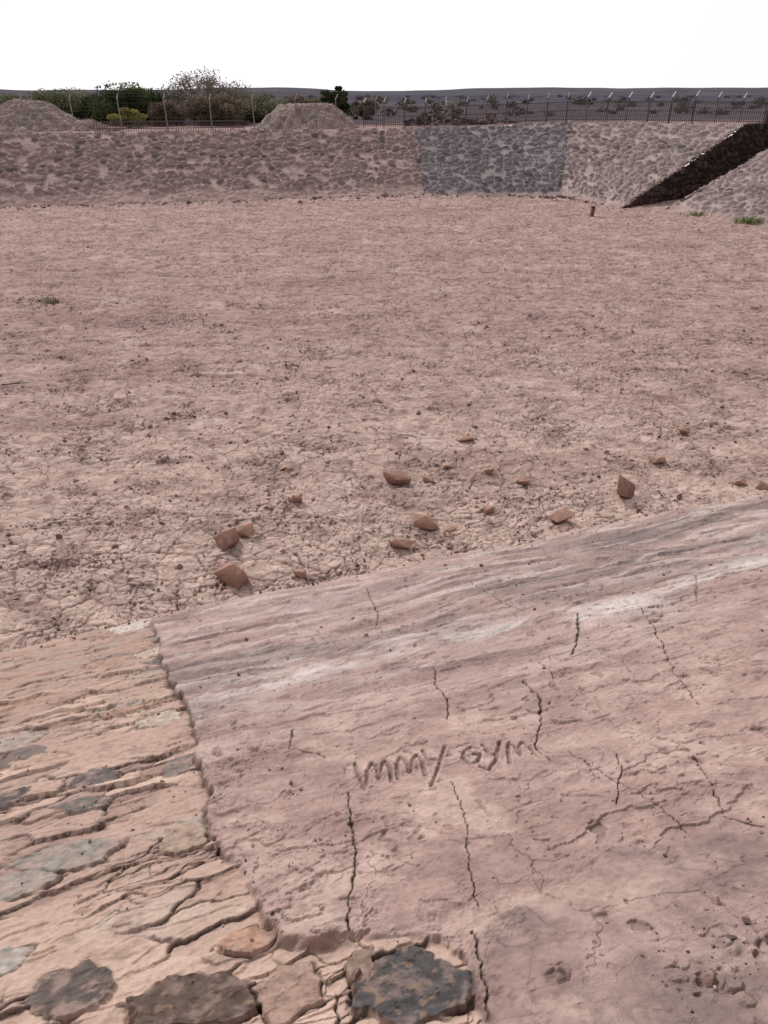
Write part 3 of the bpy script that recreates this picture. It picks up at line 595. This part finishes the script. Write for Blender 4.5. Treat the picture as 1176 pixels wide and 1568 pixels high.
def toe_stones():
    rr=np.random.default_rng(83);n=500;t=rr.uniform(0,1,n);T=[(-25,37.6),(-18.9,39),(2.25,44.4),(9.7,43.8),(11.8,39)]
    T=np.array(T);L=np.concatenate([[0],np.cumsum(np.linalg.norm(np.diff(T,axis=0),axis=1))]);l=t*L[-1]
    x=np.interp(l,L,T[:,0])+rr.normal(size=n)*.3;y=np.interp(l,L,T[:,1])-rr.exponential(.5,n);s=.05+.07*rr.exponential(1,n)
    x=np.append(x,9.8+rr.normal(size=60)*.9);y=np.append(y,43+rr.normal(size=60)*.5);s=np.append(s,rr.uniform(.1,.4,60))
    pal=np.array([lin(140,118,112),lin(172,148,138),lin(112,94,92)])
    scatter("embankment_toe_stones",np.stack([x,y,0*x+.02],-1),s,pal[rr.integers(0,3,len(x))],M_rock,.6,.3,84)
toe_stones()
st=Parts();z=floor_z(9.56,36.1);st.beam((9.5,36.1,z-.1),(9.52,36.1,z+.36),.16,.15);st.beam((9.52,36.1,z+.36),(9.53,36.12,z+.40),.2,.17);st.make("marker_stub",mat_plain("weathered_wood",(.19,.11,.085)))
st=Parts();st.beam((-7.35,13.55,.03),(-7.0,13.6,.05),.025,.02);st.beam((-7.0,13.6,.05),(-6.85,13.66,.03),.02,.01);st.beam((-7.1,13.6,.05),(-6.98,13.72,.06),.015,.008);st.make("dry_stick",M_bark)
def grass(name,x,y,w,n,h,cols,seed):
    rr=np.random.default_rng(seed);bx=x+rr.normal(size=n)*w*.4;by=y+rr.normal(size=n)*w*.3;z=np.array([max(floor_z(x,y),0)]*n)
    hh=h*rr.uniform(.4,1.1,n);a=rr.uniform(0,6.28,n);l=rr.uniform(.2,.9,n)*hh;bw=.012
    b=np.stack([bx,by,z-.02],-1);tp=b+np.stack([np.cos(a)*l,np.sin(a)*l,hh],-1);sd=np.stack([-np.sin(a),np.cos(a),0*a],-1)*bw;md=(b+tp)/2+np.stack([0*a,0*a,hh*.15],-1)
    V=np.stack([b-sd,b+sd,md+sd,md-sd],1);V2=np.stack([md-sd,md+sd,tp+sd*.2,tp-sd*.2],1);V=np.concatenate([V,V2]).reshape(-1,3)
    cc=np.array([lin(*c) for c in cols])[rr.integers(0,len(cols),n)];cc=np.concatenate([cc,cc]);raw_mesh(name,V,np.arange(len(V)).reshape(-1,4),M_leaf,np.repeat(cc,4,0))
grass("grass_tuft",-8.93,20.1,.35,110,.13,[(138,132,96),(120,120,84),(152,140,112)],1)
grass("grass_tuft",15.9,34.0,.9,320,.30,[(114,124,80),(100,112,70),(130,128,92)],2)
grass("grass_tuft",14.4,36.3,.7,140,.2,[(114,122,80),(122,116,88)],3)
# ================= LIGHT =================
W=bpy.data.worlds.new("World");SC.world=W;W.use_nodes=True;nt=W.node_tree
bg=nt.nodes["Background"];sky=nt.nodes.new("ShaderNodeTexSky");sky.sky_type='NISHITA';sky.sun_disc=False
el,az=math.radians(40),math.radians(-35)   # hazy sun beyond the basin, to the left
sky.sun_elevation=el;sky.sun_rotation=az;sky.dust_density=4
tc=nt.nodes.new("ShaderNodeTexCoord");dp=nt.nodes.new("ShaderNodeVectorMath");dp.operation='DOT_PRODUCT'
nt.links.new(tc.outputs["Generated"],dp.inputs[0]);dp.inputs[1].default_value=(-.10,.40,-.08)
ad=nt.nodes.new("ShaderNodeMath");ad.operation='ADD';ad.inputs[1].default_value=.70;nt.links.new(dp.outputs["Value"],ad.inputs[0])
mc=nt.nodes.new("ShaderNodeVectorMath");mc.operation='SCALE';mc.inputs[0].default_value=(10.1,9.98,10.25);nt.links.new(ad.outputs[0],mc.inputs["Scale"])
mx=nt.nodes.new("ShaderNodeMix");mx.data_type='RGBA';mx.inputs[0].default_value=.95
nt.links.new(sky.outputs[0],mx.inputs[6]);nt.links.new(mc.outputs[0],mx.inputs[7])
nt.links.new(mx.outputs[2],bg.inputs[0]);bg.inputs[1].default_value=.1
sd=bpy.data.lights.new("sun",'SUN');sd.energy=2.2;sd.angle=math.radians(12);sd.color=(1,.965,.93)
so=bpy.data.objects.new("sun",sd);COL.objects.link(so)
dv=Vector((math.sin(az)*math.cos(el),math.cos(az)*math.cos(el),math.sin(el)))
so.rotation_euler=dv.to_track_quat('Z','Y').to_euler()
# ================= CAMERA =================
cd=bpy.data.cameras.new("camera");cam=bpy.data.objects.new("camera",cd);COL.objects.link(cam);SC.camera=cam
cam.location=(0,0,H);cam.rotation_euler=(math.radians(90-29.54),0,0)
cd.sensor_fit='VERTICAL';cd.sensor_height=24;cd.lens=24*.722;cd.clip_end=6000;cd.clip_start=.05
SC.view_settings.view_transform='Standard'
